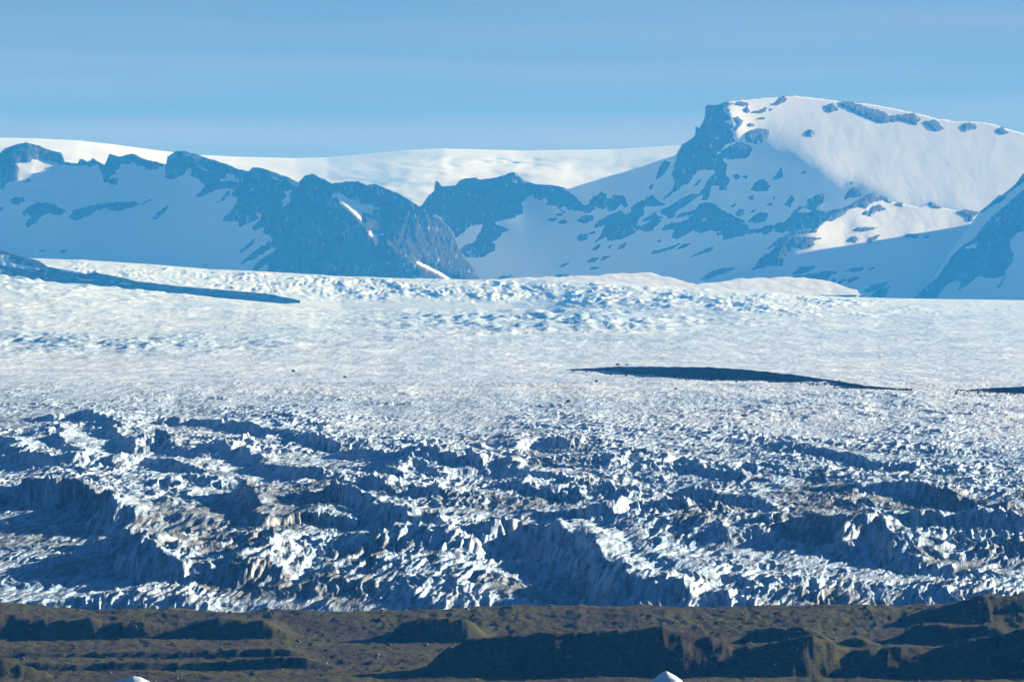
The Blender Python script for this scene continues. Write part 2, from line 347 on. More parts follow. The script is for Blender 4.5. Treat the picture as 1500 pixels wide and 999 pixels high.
rockH = [c1(p) for p in ([(-200, 100), (25, 100), (60, 90), (200, 45), (290, 65), (360, 95), (430, 110), (460, 125), (475, 190), (490, 200), (560, 205), (580, 165), (600, 160), (640, 188), (670, 193), (680, 163), (700, 160), (740, 210), (750, 225), (800, 125), (860, 150), (965, 120), (1000, 140), (1060, 175), (1100, 178), (1190, 205), (1190, 215), (1130, 238), (1065, 238), (1060, 215), (1005, 215), (1000, 190), (965, 185), (950, 198), (880, 198), (860, 240), (840, 275), (800, 300), (790, 330), (765, 328), (755, 290), (740, 250), (720, 205), (690, 208), (660, 222), (620, 210), (560, 215), (480, 208), (430, 205), (420, 185), (350, 180), (290, 160), (240, 165), (220, 190), (105, 195), (30, 195), (-200, 190)],
    [(-200, 210), (20, 205), (60, 200), (120, 205), (145, 240), (120, 260), (130, 300), (95, 325), (50, 335), (20, 380), (-200, 420)], [(-40, 515), (30, 525), (0, 545), (-40, 550)], [(170, 338), (205, 305), (230, 325), (185, 338)],
    [(80, 470), (110, 450), (170, 450), (178, 465), (130, 497), (85, 490)], [(165, 555), (230, 505), (290, 485), (350, 488), (400, 505), (480, 545), (440, 582), (400, 572), (360, 558), (300, 590), (240, 640), (205, 670), (192, 640), (235, 580), (205, 595), (215, 575), (180, 580)],
    [(508, 580), (540, 545), (640, 510), (760, 495), (940, 480), (1020, 487), (1000, 505), (890, 542), (840, 540), (770, 520), (715, 540), (640, 585), (560, 612), (515, 600)], [(1030, 500), (1060, 480), (1110, 462), (1060, 490)], [(1120, 600), (1160, 560), (1225, 515), (1195, 560), (1145, 602)], [(800, 330), (820, 308), (860, 315), (850, 348), (810, 345)],
    [(288, 842), (310, 835), (330, 838), (305, 848)], [(440, 845), (465, 832), (495, 838), (465, 852)])]
rockH += [c2([(70, 150), (75, 100), (110, 75), (160, 58), (200, 58), (260, 80), (330, 100), (360, 117), (440, 130), (540, 150), (600, 195), (650, 200), (670, 210), (690, 177), (760, 177), (800, 190), (850, 215), (920, 245), (960, 255), (1010, 285), (1045, 297), (1050, 255), (1090, 230), (1130, 222), (1180, 245), (1249, 285), (1249, 970), (810, 945), (825, 870), (780, 890), (735, 925), (700, 925), (750, 870), (860, 790), (870, 755), (800, 780), (720, 835), (640, 870), (615, 878), (680, 820), (780, 750), (850, 700), (820, 670), (780, 650), (800, 600), (760, 610), (710, 645), (700, 615), (760, 560), (770, 515), (720, 500), (715, 530), (740, 545), (690, 580), (600, 612), (600, 590), (590, 565), (490, 560), (490, 545), (540, 510), (570, 460), (590, 440), (600, 400), (550, 390), (570, 330), (480, 325), (420, 345), (350, 375), (285, 402), (310, 365), (350, 310), (300, 255), (250, 235), (255, 185), (245, 175), (190, 225), (150, 245), (105, 265), (65, 250)]),
    c2([(600, 800), (680, 735), (715, 700), (690, 745), (625, 795)]), c2([(440, 435), (480, 400), (525, 350), (525, 375), (480, 420)]), c2([(0, 545), (0, 515), (75, 465), (40, 515)]), c2([(330, 895), (370, 888), (365, 900)]),
    [(476, 240), (725, 240), (725, 440), (476, 440)]]
for k, p in enumerate(rockH):
    outcrop('rock_outcrop', mH, skH, p, M['rock'], oH, holes=snowH, seed=100 + 3 * k, rough=1.4)

# ---- central and right massif
skyC = [(560, 330), (600, 312), (617, 302), (627, 288), (636, 280), (637, 266), (641, 266.5), (647, 274), (667, 273), (672, 266), (683, 262), (697, 261), (702, 264), (720, 262), (740, 258), (745, 254), (752, 253), (758, 256), (766, 264), (783, 270.5), (808, 272), (820, 274), (832, 277), (880, 262), (928, 248), (965, 236), (989, 228), (998, 213), (1013, 204), (1018, 200), (1018.5, 186), (1024, 189), (1030, 179), (1032.5, 170), (1031, 160), (1036, 155), (1053, 154.5), (1066, 149), (1107, 145), (1149, 142), (1165, 141), (1202, 145), (1236, 149.5), (1270, 152), (1304, 158.5), (1345, 167), (1372, 174), (1400, 178.5), (1423, 178), (1451, 181), (1478, 190), (1500, 195.6), (1600, 225), (1750, 250)]
lit_up = [(1062, 130), (1150, 120), (1300, 130), (1750, 150), (1750, 340), (1434, 318), (1393, 309), (1345, 304), (1321, 301), (1306, 297), (1277, 285), (1262, 275), (1245, 272), (1225, 264), (1190, 242), (1165, 236), (1140, 230), (1115, 218), (1100, 228), (1064, 257), (1062, 240), (1080, 215), (1075, 190), (1060, 165)]
lit_low = [c7([(800, 440), (830, 360), (960, 360), (1000, 400), (1000, 460), (960, 510), (880, 535), (1080, 530), (1000, 590), (860, 670), (920, 680), (930, 760), (840, 765), (580, 805), (460, 830), (440, 700), (480, 650), (520, 610), (650, 585), (740, 550), (740, 510), (800, 495)]),
    c7([(1080, 400), (1060, 380), (1140, 320), (1200, 310), (1300, 230), (1270, 190), (1300, 185), (1430, 280), (1380, 330), (1290, 400), (1200, 470), (1080, 540), (1110, 480), (1060, 460), (1250, 420)]),
    c7([(760, 245), (840, 215), (1000, 200), (1090, 175), (1020, 235), (960, 262), (850, 270), (790, 275)]), c7([(590, 440), (620, 425), (720, 412), (710, 440)]), c7([(200, 415), (220, 405), (290, 420), (240, 432)]),
    c4([(625, 485), (660, 465), (800, 440), (870, 400), (860, 310), (950, 240), (965, 285), (1060, 290), (1060, 310), (1020, 340), (1060, 360), (1140, 400), (1120, 430), (1050, 455), (850, 468), (740, 495), (730, 515), (650, 500)]), c4([(690, 575), (750, 530), (820, 540), (760, 560), (700, 580)]),
    c4([(770, 165), (800, 120), (830, 130), (820, 155)])]
lit_foot = [c7([(460, 830), (330, 845), (150, 865), (0, 885), (-80, 890), (-80, 790), (0, 770), (380, 750), (440, 715), (520, 760), (560, 800)]),
    c4([(520, 940), (700, 905), (1443, 875), (1443, 960), (800, 970), (720, 945)]), c5([(-30, 790), (350, 745), (560, 722), (670, 722), (740, 750), (720, 800), (620, 860), (480, 880), (300, 880), (200, 870), (-30, 870)]),
    c5([(980, 880), (1100, 835), (1250, 785), (1500, 765), (1500, 860), (1200, 915)])]
regC = [(lit_up, 1.6, 1.0, 20)] + [(lit_low[i], 1.5, 2.6, 1.5) for i in (2, 4, 5, 6, 7)] 
regC += [(c4([(800, 60), (900, 120), (1200, 180), (1420, 350), (1300, 420), (1100, 420), (900, 300)]), 1.0, 1.1, 5)]
regC.insert(0, regC.pop())
regC += [(c6([(205, 840), (195, 700), (250, 520), (380, 380), (380, 310), (460, 220), (450, 165), (500, 130), (600, 120), (665, 250), (690, 370), (700, 430), (600, 560), (635, 620), (620, 700), (480, 665), (350, 720)]), 0.55, -0.9, 2)]
mC = Massif(540, 1760, 120, 470, 23600, 38, -0.15, regC, noise=0.22, seed=31, dref=(1000, 425))
skC = lambda x: jag_sky(skyC, x, 0.9, 41)
bsC = lambda x: interp([(500, 430), (760, 425), (960, 432), (1100, 440), (1300, 450), (1800, 455)], x)
oC = tag(mountain('mountain', mC, skC, bsC, 585, 1640, 2.1, 165, M['snow'], 0.5), 'tallest massif, broad snow dome ending in a steep dark cliff', 'mountain', kind='structure')
holeC = [lit_low[i] for i in (2, 3, 5, 6, 7)] + [c4([(650, 415), (685, 380), (680, 395), (655, 418)]), c5([(1100, 365), (1110, 335), (1150, 305), (1125, 360)]), c5([(1230, 335), (1265, 338), (1245, 350)]), c6([(500, 415), (580, 390), (560, 415)]), c6([(470, 330), (500, 305), (490, 345)]), c6([(535, 555), (560, 520), (650, 460), (600, 510)]),
    c7([(590, 275), (660, 245), (725, 265), (700, 290), (640, 297)]), c5([(455, 300), (470, 250), (540, 230), (520, 290)])]
rockC = [c4([(-30, 345), (45, 325), (80, 265), (148, 210), (148, 140), (172, 140), (200, 180), (300, 182), (330, 145), (400, 120), (480, 112), (515, 130), (560, 124), (640, 115), (720, 105), (740, 80), (790, 66), (830, 90), (870, 130), (880, 145), (960, 165), (1100, 175), (1170, 188), (1230, 230), (1290, 275), (1340, 320), (1370, 350), (1443, 340), (1443, 370), (1400, 400), (1340, 385), (1280, 385), (1270, 365), (1240, 375), (1215, 345), (1180, 345), (1175, 370), (1200, 395), (1165, 380), (1140, 335), (1040, 340), (1070, 300), (1040, 280), (1010, 290), (990, 325), (960, 270), (945, 290), (905, 300), (850, 310), (860, 400), (800, 435), (720, 450), (640, 470), (625, 490), (690, 510), (740, 535), (720, 560), (690, 555), (690, 580), (640, 620), (590, 635), (645, 660), (630, 700), (550, 748), (480, 758), (405, 760), (360, 700), (400, 665), (470, 650), (500, 590), (560, 490), (480, 490), (430, 510), (380, 560), (320, 590), (290, 540), (200, 430), (100, 400), (-30, 400)])]
rockC += [c4(p) for p in ([(1070, 455), (1100, 445), (1140, 445), (1110, 468)], [(1155, 475), (1210, 455), (1225, 480), (1180, 485)], [(1300, 460), (1360, 430), (1440, 430), (1400, 470), (1350, 480)], [(1310, 600), (1330, 575), (1400, 570), (1380, 610), (1320, 625)], [(1160, 838), (1200, 812), (1240, 805), (1190, 840)], [(1140, 415), (1160, 400), (1190, 410), (1175, 425)], [(600, 950), (720, 912), (775, 910), (720, 950)], [(1100, 930), (1150, 905), (1230, 900), (1270, 925), (1200, 945)])]
rockC += [c5(p) for p in ([(180, 220), (215, 155), (260, 145), (280, 118), (315, 140), (325, 175), (370, 175), (380, 148), (460, 150), (495, 225), (470, 240), (440, 215), (380, 275), (330, 270), (350, 225), (300, 250), (270, 245), (230, 240), (190, 280), (150, 285), (130, 240)], [(90, 345), (150, 310), (220, 320), (210, 345), (160, 372)],
    [(220, 400), (270, 355), (350, 310), (400, 290), (450, 275), (460, 310), (520, 290), (545, 230), (600, 200), (640, 185), (650, 160), (700, 155), (740, 195), (800, 225), (720, 230), (640, 225), (625, 250), (630, 290), (590, 330), (570, 365), (570, 400), (640, 385), (700, 355), (770, 350), (730, 385), (690, 430), (640, 440), (590, 420), (540, 450), (480, 490), (410, 500), (340, 515), (320, 480), (280, 500), (230, 528), (280, 470), (290, 430), (330, 380), (220, 415)], [(620, 350), (720, 285), (730, 320), (780, 330), (700, 350)], [(770, 290), (790, 260), (890, 245), (895, 265), (860, 330), (830, 330), (800, 305)],
    [(770, 420), (850, 370), (900, 370), (980, 350), (1030, 300), (900, 320), (920, 300), (1040, 270), (1080, 220), (1150, 205), (1200, 220), (1280, 280), (1380, 330), (1443, 360), (1443, 475), (1390, 470), (1340, 470), (1290, 505), (1310, 460), (1230, 460), (1280, 440), (1220, 435), (1160, 420), (1100, 450), (1030, 430), (960, 470), (900, 500), (855, 490), (880, 425), (780, 430)],
    [(85, 490), (110, 465), (130, 475), (180, 470), (160, 500), (110, 515)], [(170, 460), (230, 440), (225, 455)], [(215, 590), (240, 560), (270, 548), (260, 575)], [(335, 570), (370, 543), (350, 572)], [(415, 588), (440, 550), (480, 538), (465, 570)], [(170, 690), (200, 660), (260, 655), (230, 685)], [(280, 670), (300, 645), (350, 642), (310, 668)], [(190, 745), (205, 728), (270, 728), (240, 745)],
    [(690, 620), (710, 595), (745, 595), (830, 570), (920, 540), (850, 580), (750, 610)], [(905, 578), (940, 550), (1030, 528), (960, 568)], [(1010, 648), (1090, 605), (1140, 580), (1190, 572), (1170, 600), (1100, 620)], [(730, 525), (765, 508), (760, 520)], [(1090, 830), (1160, 775), (1260, 742), (1360, 735), (1250, 785), (1150, 825)], [(875, 885), (950, 858), (990, 858), (975, 885)])]
rockC += [c6(p) for p in ([(205, 840), (215, 750), (195, 700), (220, 600), (250, 520), (275, 460), (345, 405), (375, 375), (375, 305), (410, 325), (430, 285), (455, 220), (445, 160), (500, 130), (560, 132), (600, 120), (600, 160), (620, 190), (665, 250), (590, 290), (640, 280), (680, 300), (660, 330), (690, 370), (680, 400), (700, 430), (640, 450), (560, 520), (580, 530), (650, 480), (720, 440), (760, 440), (800, 465), (840, 490), (830, 530), (790, 565), (720, 570), (660, 572), (600, 560), (605, 590), (635, 620), (620, 700), (655, 730), (650, 760), (630, 800), (640, 825), (580, 825), (575, 790), (530, 785), (500, 800), (495, 870), (480, 900), (440, 905), (450, 850), (390, 880), (340, 920), (280, 960), (200, 999), (100, 999), (220, 930), (300, 880), (420, 850), (470, 780), (480, 740), (540, 690), (570, 655), (480, 665), (460, 650), (400, 670), (350, 720), (330, 770), (290, 770), (240, 820)],
    [(65, 735), (80, 670), (130, 590), (180, 600), (130, 680), (90, 725)], [(10, 800), (40, 770), (20, 820)], [(790, 370), (830, 345), (880, 325), (980, 345), (960, 400), (920, 440), (890, 405), (870, 445), (800, 430)], [(690, 240), (720, 230), (765, 260), (740, 300), (710, 345), (690, 330), (730, 290)], [(805, 295), (830, 283), (860, 300), (820, 308)], [(875, 250), (940, 235), (940, 252)], [(770, 170), (800, 150), (830, 190), (900, 180), (955, 155), (945, 185), (900, 200), (790, 195)], [(700, 130), (720, 110), (810, 115), (810, 135), (760, 145)], [(580, 130), (620, 120), (690, 125), (640, 140), (590, 155)], [(630, 180), (660, 175), (650, 190)], [(985, 165), (1005, 170), (990, 178)],
    [(1000, 130), (1040, 110), (1060, 80), (1100, 66), (1130, 90), (1080, 115), (1040, 135)], [(1280, 360), (1310, 332), (1350, 355), (1330, 395), (1290, 385)], [(690, 710), (720, 700), (740, 720), (710, 740)], [(840, 815), (880, 760), (930, 740), (985, 790), (960, 825), (880, 830)], [(1010, 745), (1050, 690), (1085, 650), (1085, 720), (1060, 730)], [(820, 885), (850, 870), (850, 900), (825, 900)], [(1110, 945), (1160, 870), (1180, 900), (1150, 960)], [(1230, 690), (1275, 670), (1270, 690)], [(770, 715), (805, 710), (790, 735)], [(960, 950), (990, 930), (1000, 950)], [(1015, 880), (1030, 890), (1025, 905)], [(670, 960), (710, 940), (690, 965)], [(120, 900), (200, 820), (260, 770), (180, 860)], [(370, 790), (420, 740), (395, 785)])]
rockC += [c7(p) for p in ([(0, 290), (50, 310), (150, 360), (215, 420), (270, 430), (350, 395), (420, 385), (465, 365), (480, 380), (520, 340), (580, 270), (620, 240), (670, 245), (680, 190), (720, 160), (810, 135), (805, 200), (760, 240), (730, 262), (760, 265), (800, 285), (960, 265), (1020, 235), (1100, 185), (1210, 135), (1240, 155), (1310, 160), (1365, 205), (1290, 185), (1220, 195), (1150, 250), (1100, 230), (1040, 250), (1000, 275), (960, 310), (880, 355), (840, 345), (780, 390), (740, 450), (600, 450), (540, 470), (560, 490), (640, 485), (790, 495), (730, 515), (740, 550), (650, 580), (540, 560), (540, 600), (500, 640), (470, 715), (380, 715), (240, 745), (310, 650), (400, 600), (440, 540), (360, 580), (400, 540), (450, 500), (540, 455), (520, 430), (480, 445), (410, 435), (430, 405), (330, 465), (310, 445), (220, 450), (80, 490), (0, 505)],
    [(985, 180), (1020, 110), (1060, 85), (1115, 105), (1110, 150), (1000, 170)], [(1025, 45), (1050, 35), (1045, 60)], [(1190, 310), (1215, 240), (1270, 220), (1310, 260), (1240, 280)], [(1125, 305), (1160, 275), (1170, 300)], [(1070, 430), (1090, 405), (1255, 405), (1240, 420), (1110, 440)], [(1015, 525), (1040, 480), (1105, 490), (1070, 525)], [(1180, 490), (1270, 465), (1250, 490), (1185, 540)], [(1395, 225), (1420, 205), (1450, 210), (1450, 235)],
    [(205, 360), (250, 310), (310, 282), (355, 300), (345, 350), (270, 365)], [(95, 300), (130, 258), (165, 265), (155, 300), (110, 315)], [(215, 285), (260, 255), (240, 285)], [(230, 100), (290, 20), (340, 40), (372, 70), (350, 105), (260, 110)], [(210, 170), (240, 148), (235, 178)], [(500, 220), (560, 145), (570, 180), (540, 230)], [(355, 225), (385, 205), (395, 232)], [(560, 790), (620, 735), (750, 722), (720, 745), (690, 765), (600, 785)],
    [(380, 895), (460, 845), (580, 810), (830, 765), (930, 768), (850, 810), (830, 835), (720, 840), (650, 855), (590, 900), (660, 905), (670, 940), (400, 935), (520, 910), (560, 880), (460, 890)], [(850, 860), (890, 825), (915, 830), (880, 862)], [(910, 870), (960, 832), (1000, 830), (940, 868)], [(1000, 850), (1030, 818), (1095, 815), (1040, 848)], [(980, 765), (1050, 738), (1140, 735), (1110, 760)], [(1180, 748), (1230, 735), (1200, 750)], [(0, 900), (60, 878), (140, 885), (120, 908), (0, 912)], [(1150, 920), (1200, 880), (1340, 850), (1300, 890), (1170, 938)], [(1190, 970), (1280, 905), (1350, 890), (1310, 970)], [(0, 740), (80, 735), (0, 775)])]
rockC += [c9(p) for p in ([(370, 90), (420, 85), (500, 113), (570, 128), (600, 150), (700, 136), (728, 165), (710, 185), (640, 165), (600, 172), (560, 178), (480, 150), (410, 115)], [(745, 175), (790, 165), (828, 200), (800, 215), (760, 190)], [(910, 185), (940, 173), (970, 195), (920, 215)], [(1050, 205), (1080, 195), (1105, 220), (1075, 225)], [(310, 105), (350, 95), (375, 120), (340, 130)])]
rockC += [c8(p) for p in ([(325, 515), (340, 500), (420, 505), (410, 535), (330, 525)], [(450, 520), (480, 510), (510, 518), (480, 532)], [(490, 290), (510, 272), (530, 290), (575, 315), (545, 320), (500, 300)], [(690, 345), (750, 328), (840, 345), (800, 400), (765, 430), (775, 385)])]
for k, p in enumerate(rockC):
    outcrop('rock_outcrop', mC, skC, p, M['rock'], oC, holes=holeC, seed=300 + 3 * k, rough=1.6)

# ---- foothill ridge before the massif
skyD = [(985, 452), (1000, 432), (1042, 404), (1078, 398), (1103, 393), (1116, 375), (1139, 354), (1157, 343), (1168, 339), (1193, 338), (1204, 328), (1219, 316), (1233, 308), (1244, 302), (1258, 293), (1277, 284), (1291, 288.5), (1306, 296), (1321, 299), (1345, 304), (1362, 299), (1376, 304), (1393, 307), (1406, 309), (1427, 311), (1450, 330), (1500, 380), (1560, 445)]
regD = [(lit_low[i], 1.5, 0.7, 1.5) for i in (0, 1)] + [([(960, 300), (1150, 300), (1195, 345), (1160, 400), (1100, 440), (960, 470)], 1.1, 0.1, 8)]
mD = Massif(960, 1600, 260, 480, 22500, 36, 0.58, regD, noise=0.10, seed=33, dref=(1280, 440))
skD = lambda x: jag_sky(skyD, x, 0.7, 47)
bsD = lambda x: interp([(900, 445), (1100, 440), (1300, 452), (1700, 458)], x)
oD = tag(mountain('mountain', mD, skD, bsD, 992, 1556, 2.1, 95, M['snow'], 0.8), 'low snowy foothill with a broken rock rib below the massif', 'mountain', kind='structure')
for k, p in enumerate(rockC):
    P = np.array(p); low_side = P[:, 1] > interp(skyD, P[:, 0]) - 1.5
    if low_side.sum() >= 2 and P[:, 0].min() > 985 and P[:, 0].max() < 1545 and P[:, 1].max() > 283:
        outcrop('rock_outcrop', mD, skD, p, M['rock'], oD, holes=[lit_low[3]], seed=500 + 3 * k, rough=1.6)

# ---- right-hand spur
skyE = [(1290, 452), (1335, 440), (1360, 418), (1390, 372), (1415, 338), (1434, 312), (1461, 290), (1463, 286), (1466, 288), (1485, 273), (1500, 254), (1540, 238), (1600, 246), (1680, 270), (1760, 300)]
mE = Massif(1270, 1780, 120, 480, 22390, 37, -0.5, [], noise=0.2, seed=51, dref=(1480, 435))
skE = lambda x: jag_sky(skyE, x, 1.2, 61)
bsE = lambda x: interp([(1200, 458), (1800, 458)], x)
oE = tag(mountain('mountain', mE, skE, bsE, 1300, 1660, 2.1, 120, M['snow'], 1.0), 'steep dark spur with one diagonal snow strip beside the massif', 'mountain', kind='structure')
holeE = [c8([(715, 635), (760, 590), (850, 560), (830, 605), (760, 612)]), c8([(945, 430), (980, 385), (1025, 360), (985, 410)])]
rockE = [c8(p) for p in ([(380, 975), (470, 885), (545, 820), (640, 690), (720, 600), (830, 520), (850, 480), (890, 430), (990, 340), (1060, 290), (1150, 200), (1400, 60), (1700, -100), (1700, 300), (1170, 480), (1120, 490), (1070, 545), (1075, 600), (1090, 650), (1080, 710), (1040, 760), (1030, 795), (960, 815), (840, 800), (780, 850), (700, 905), (720, 840), (690, 830), (620, 860), (530, 975)], [(840, 345), (880, 325), (970, 220), (1060, 180), (1100, 140), (1110, 110), (1170, 55), (1300, -40), (1500, -160), (1500, -100), (1300, 30), (1170, 130), (1100, 175), (1050, 210), (1020, 260), (940, 300), (870, 345)], [(980, 885), (1035, 800), (1010, 860)])]
for k, p in enumerate(rockE):
    outcrop('rock_outcrop', mE, skE, p, M['rock'], oE, holes=holeE, seed=700 + 3 * k, rough=1.6)

# ------------------------------------------------------------------ glacier tongue
ROWS = np.array([(930, 2880), (915, 2930), (890, 3010), (830, 3200), (760, 3470), (680, 3900), (620, 4350), (595, 4650), (570, 5050), (555, 6000), (540, 7300), (520, 9300), (500, 11600), (470, 15800), (451, 19000), (430, 21500)], float)
def D_of_row(r): return np.interp(-np.asarray(r, float), -ROWS[:, 0], ROWS[:, 1])
zs = CZ + (HY - ROWS[:, 0]) / F * ROWS[:, 1]
def base_z(D):
    # smooth profile through the row table
    return np.interp(D, ROWS[:, 1], zs)
def ridge_world(pts, h):
    out = []
    for x, y in pts:
        D = D_of_row(y)
        for _ in range(4): D = D_of_row(y + h * F / D)
        out.append(((x - CX) / F * D, float(D)))
    return np.array(out)
g1 = crop(0, 520, 2.628); g2 = crop(500, 560, 2.938); g3 = crop(1000, 560, 2.938)
# crest polylines traced left to right: (points, height, front run, back run)
RIDGES = [
    (g1([(-150, 520), (0, 500), (200, 498), (320, 508), (400, 512), (440, 535), (452, 600)]), 16, 12, 45),
    (g1([(930, 500), (975, 530), (1000, 570), (1000, 615), (1060, 620)]), 11, 9, 60),
    (g1([(480, 640), (530, 690), (570, 755), (700, 800), (900, 815), (1000, 800), (1120, 700)]), 13, 14, 25),
    (g2([(-20, 640), (200, 690), (480, 712), (600, 745), (680, 762), (780, 822), (900, 862), (1100, 968)]), -7, 30, 30),
    (g2([(470, 645), (560, 610), (700, 590), (900, 600), (1050, 640), (1180, 720), (1250, 830), (1300, 900)]), 17, 16, 60),
    (g2([(-40, 490), (0, 500), (150, 515), (300, 580), (460, 632)]), 9, 8, 20),
    (g2([(70, 430), (130, 432), (200, 470), (300, 465), (480, 500)]), 8, 8, 20),
    (g2([(215, 345), (240, 378), (335, 310), (400, 372), (480, 365)]), 10, 8, 25),
    (g2([(500, 345), (550, 320), (590, 355)]), 7, 6, 15),
    (g2([(630, 345), (720, 340), (860, 400), (980, 410), (1090, 450), (1150, 422)]), 9, 9, 30),
    (g2([(740, 460), (830, 450), (900, 480), (1000, 470), (1080, 500)]), 7, 8, 25),
    (g2([(-20, 270), (180, 280), (320, 290), (500, 320)]), 10, 9, 35),
    (g2([(560, 260), (700, 290), (860, 220), (1000, 260)]), 8, 8, 30),
    (g2([(1180, 350), (1260, 275), (1310, 340), (1440, 300)]), 7, 7, 20),
    (g2([(1100, 560), (1200, 545), (1320, 520), (1480, 545)]), 8, 10, 40),
    (g1([(600, 232), (900, 240), (1100, 290), (1330, 345)]), 9, 8, 35),
    (g1([(200, 222), (300, 215), (410, 225), (470, 270)]), 8, 8, 25),
    (g1([(450, 270), (520, 340), (600, 300), (740, 370)]), 8, 7, 20),
    (g1([(0, 285), (70, 330), (110, 375), (200, 400)]), 10, 9, 25),
    (g1([(180, 300), (210, 250), (260, 330), (300, 365)]), 9, 7, 15),
    (g1([(300, 410), (350, 382), (400, 400), (560, 380), (720, 415), (850, 400)]), 8, 9, 25),
    (g1([(880, 350), (940, 335), (990, 370), (1040, 410), (1170, 430), (1314, 470)]), 9, 9, 25),
    (g1([(650, 500), (700, 470), (830, 470), (850, 495)]), 7, 9, 20),
    (g3([(-20, 470), (100, 475), (250, 500), (430, 540)]), 8, 9, 30),
    (g3([(640, 580), (800, 550), (1030, 562), (1250, 565), (1400, 600), (1520, 610)]), 11, 12, 45),
    (g3([(740, 450), (860, 440), (980, 432), (1060, 462), (1250, 510), (1400, 552)]), 8, 9, 50),
    (g3([(700, 690), (740, 660), (830, 632), (950, 720), (1060, 765)]), 10, 12, 25),
    (g3([(330, 640), (370, 600), (450, 580), (560, 600), (700, 640)]), 13, 14, 40),
    (g3([(180, 370), (260, 345), (340, 380)]), 7, 7, 20),
    (g3([(380, 260), (540, 280), (700, 300), (900, 370), (1040, 380)]), 6, 8, 35),
    (g3([(-30, 330), (150, 380), (300, 410)]), 7, 7, 25),
]
cols = np.arange(-90, 1592, 1.6)
drow = np.concatenate([np.arange(2885, 4000, 2.4), np.arange(4000, 4600, 3.2), np.arange(4600, 5300, 5.0), D_of_row(np.arange(566, 449.5, -0.5))])
PXg, Dg = np.meshgrid(cols, drow); Xg = (PXg - CX) / F * Dg
Zg = base_z(Dg)
# smooth the kinks of the profile along the flow
kz = np.ones(41) / 41; prof = np.convolve(np.pad(base_z(drow), 20, mode='edge'), kz, 'valid')
Zg = np.broadcast_to(prof[:, None], Dg.shape).copy()
R = np.zeros(Dg.shape)
for pts, h, wf, wb in RIDGES:
    Wp = ridge_world(pts, max(h, 0))
    r0, r1 = np.searchsorted(drow, (Wp[:, 1].min() - 90, Wp[:, 1].max() + 4 * wb + 60))
    x0, x1 = Wp[:, 0].min() - 80 - 4 * wb, Wp[:, 0].max() + 80 + 4 * wb
    ca, cb = np.searchsorted(cols, (CX + x0 / Wp[:, 1].mean() * F, CX + x1 / Wp[:, 1].mean() * F))
    X = Xg[r0:r1, ca:cb]; Y = Dg[r0:r1, ca:cb]
    if X.size == 0: continue
    hm = 0.6 + 0.6 * sstep(-0.4, 0.4, pn(X / 30, Y / 120, 803) + 0.25 * pn(X / 11, Y / 60, 804)); X = X + 7 * fbm(X / 20, Y / 40, 801, 4); Y = Y + 26 * fbm(X / 26, Y / 60, 805, 4)
    best = np.full(X.shape, 1e9); sg = np.ones(X.shape); tt = np.zeros(X.shape); n = len(Wp) - 1
    for i in range(n):
        (ax, ay), (bx, by) = Wp[i], Wp[i + 1]; ex, ey = bx - ax, by - ay; l2 = ex * ex + ey * ey
        tr = ((X - ax) * ex + (Y - ay) * ey) / l2; tc = np.clip(tr, 0, 1)
        d = np.hypot(X - ax - tc * ex, Y - ay - tc * ey); cr = ex * (Y - ay) - ey * (X - ax)
        upd = d < best; best = np.where(upd, d, best); sg = np.where(upd, np.sign(cr), sg); tt = np.where(upd, (i + tr) / n, tt)
    front = np.clip(1 - best / wf, -0.35, 1) * np.exp(-np.maximum(best - wf, 0) / (1.5 * wf)); back = np.exp(-best / wb)
    prof_r = np.where(sg < 0, front, back)
    end = sstep(-0.06, 0.08, tt) * (1 - sstep(0.92, 1.06, tt))
    R[r0:r1, ca:cb] += h * hm * prof_r * end * (0.85 if Wp[:, 1].mean() < 3650 else 0.6)
Zg += R
# crevasse fins and seracs
wx = 14 * fbm(Xg / 60, Dg / 90, 811, 3); wy = 26 * fbm(Xg / 70, Dg / 110, 815, 3)
rowg = np.interp(Dg, ROWS[:, 1], ROWS[:, 0])
left = 1 - sstep(300, 1500, PXg)
upper_edge = 575 + 45 * (1 - left) + 22 * fbm(PXg / 160, PXg * 0, 821, 3)          # the broken zone ends higher on the left
broke = sstep(-40, 85, rowg - upper_edge + 14 * fbm(PXg / 40, rowg / 10, 823, 3))
low = sstep(690, 775, rowg + 40 * fbm(PXg / 200, rowg / 60, 825, 2))
tr_f = ridged((Xg + wx) / 34, (Dg + wy + 0.25 * Xg) / 24, 831, 4)
lo_f = ridged((Xg + wx - 0.17 * Dg) / 7.5, (Dg + 2 * wy) / 75, 841, 3, 0.55)
lo_2 = ridged((Xg + 1.5 * wx - 0.17 * Dg) / 19, (Dg + 2 * wy) / 110, 845, 3)
blk = ridged((Xg + wx) / 9.5, (Dg + wy * 0.8) / 20, 851, 3)
cut = ridged((Xg + 0.6 * wx - 0.10 * Dg) / 3.4, (Dg + wy) / 26, 861, 2)
ampn = 0.55 + 0.9 * sstep(-0.3, 0.4, fbm(Xg / 110, Dg / 220, 871, 2))
ser = sstep(-0.15, 0.35, fbm(Xg / 60, Dg / 140, 875, 3))
Zg += broke * ampn * ((1 - 0.65 * low) * 2.9 * tr_f + (0.7 + 0.3 * low) * 3.2 * lo_f + (0.35 + 0.65 * low) * 3.4 * lo_2 + ser * 1.3 * blk + 0.7 * cut)
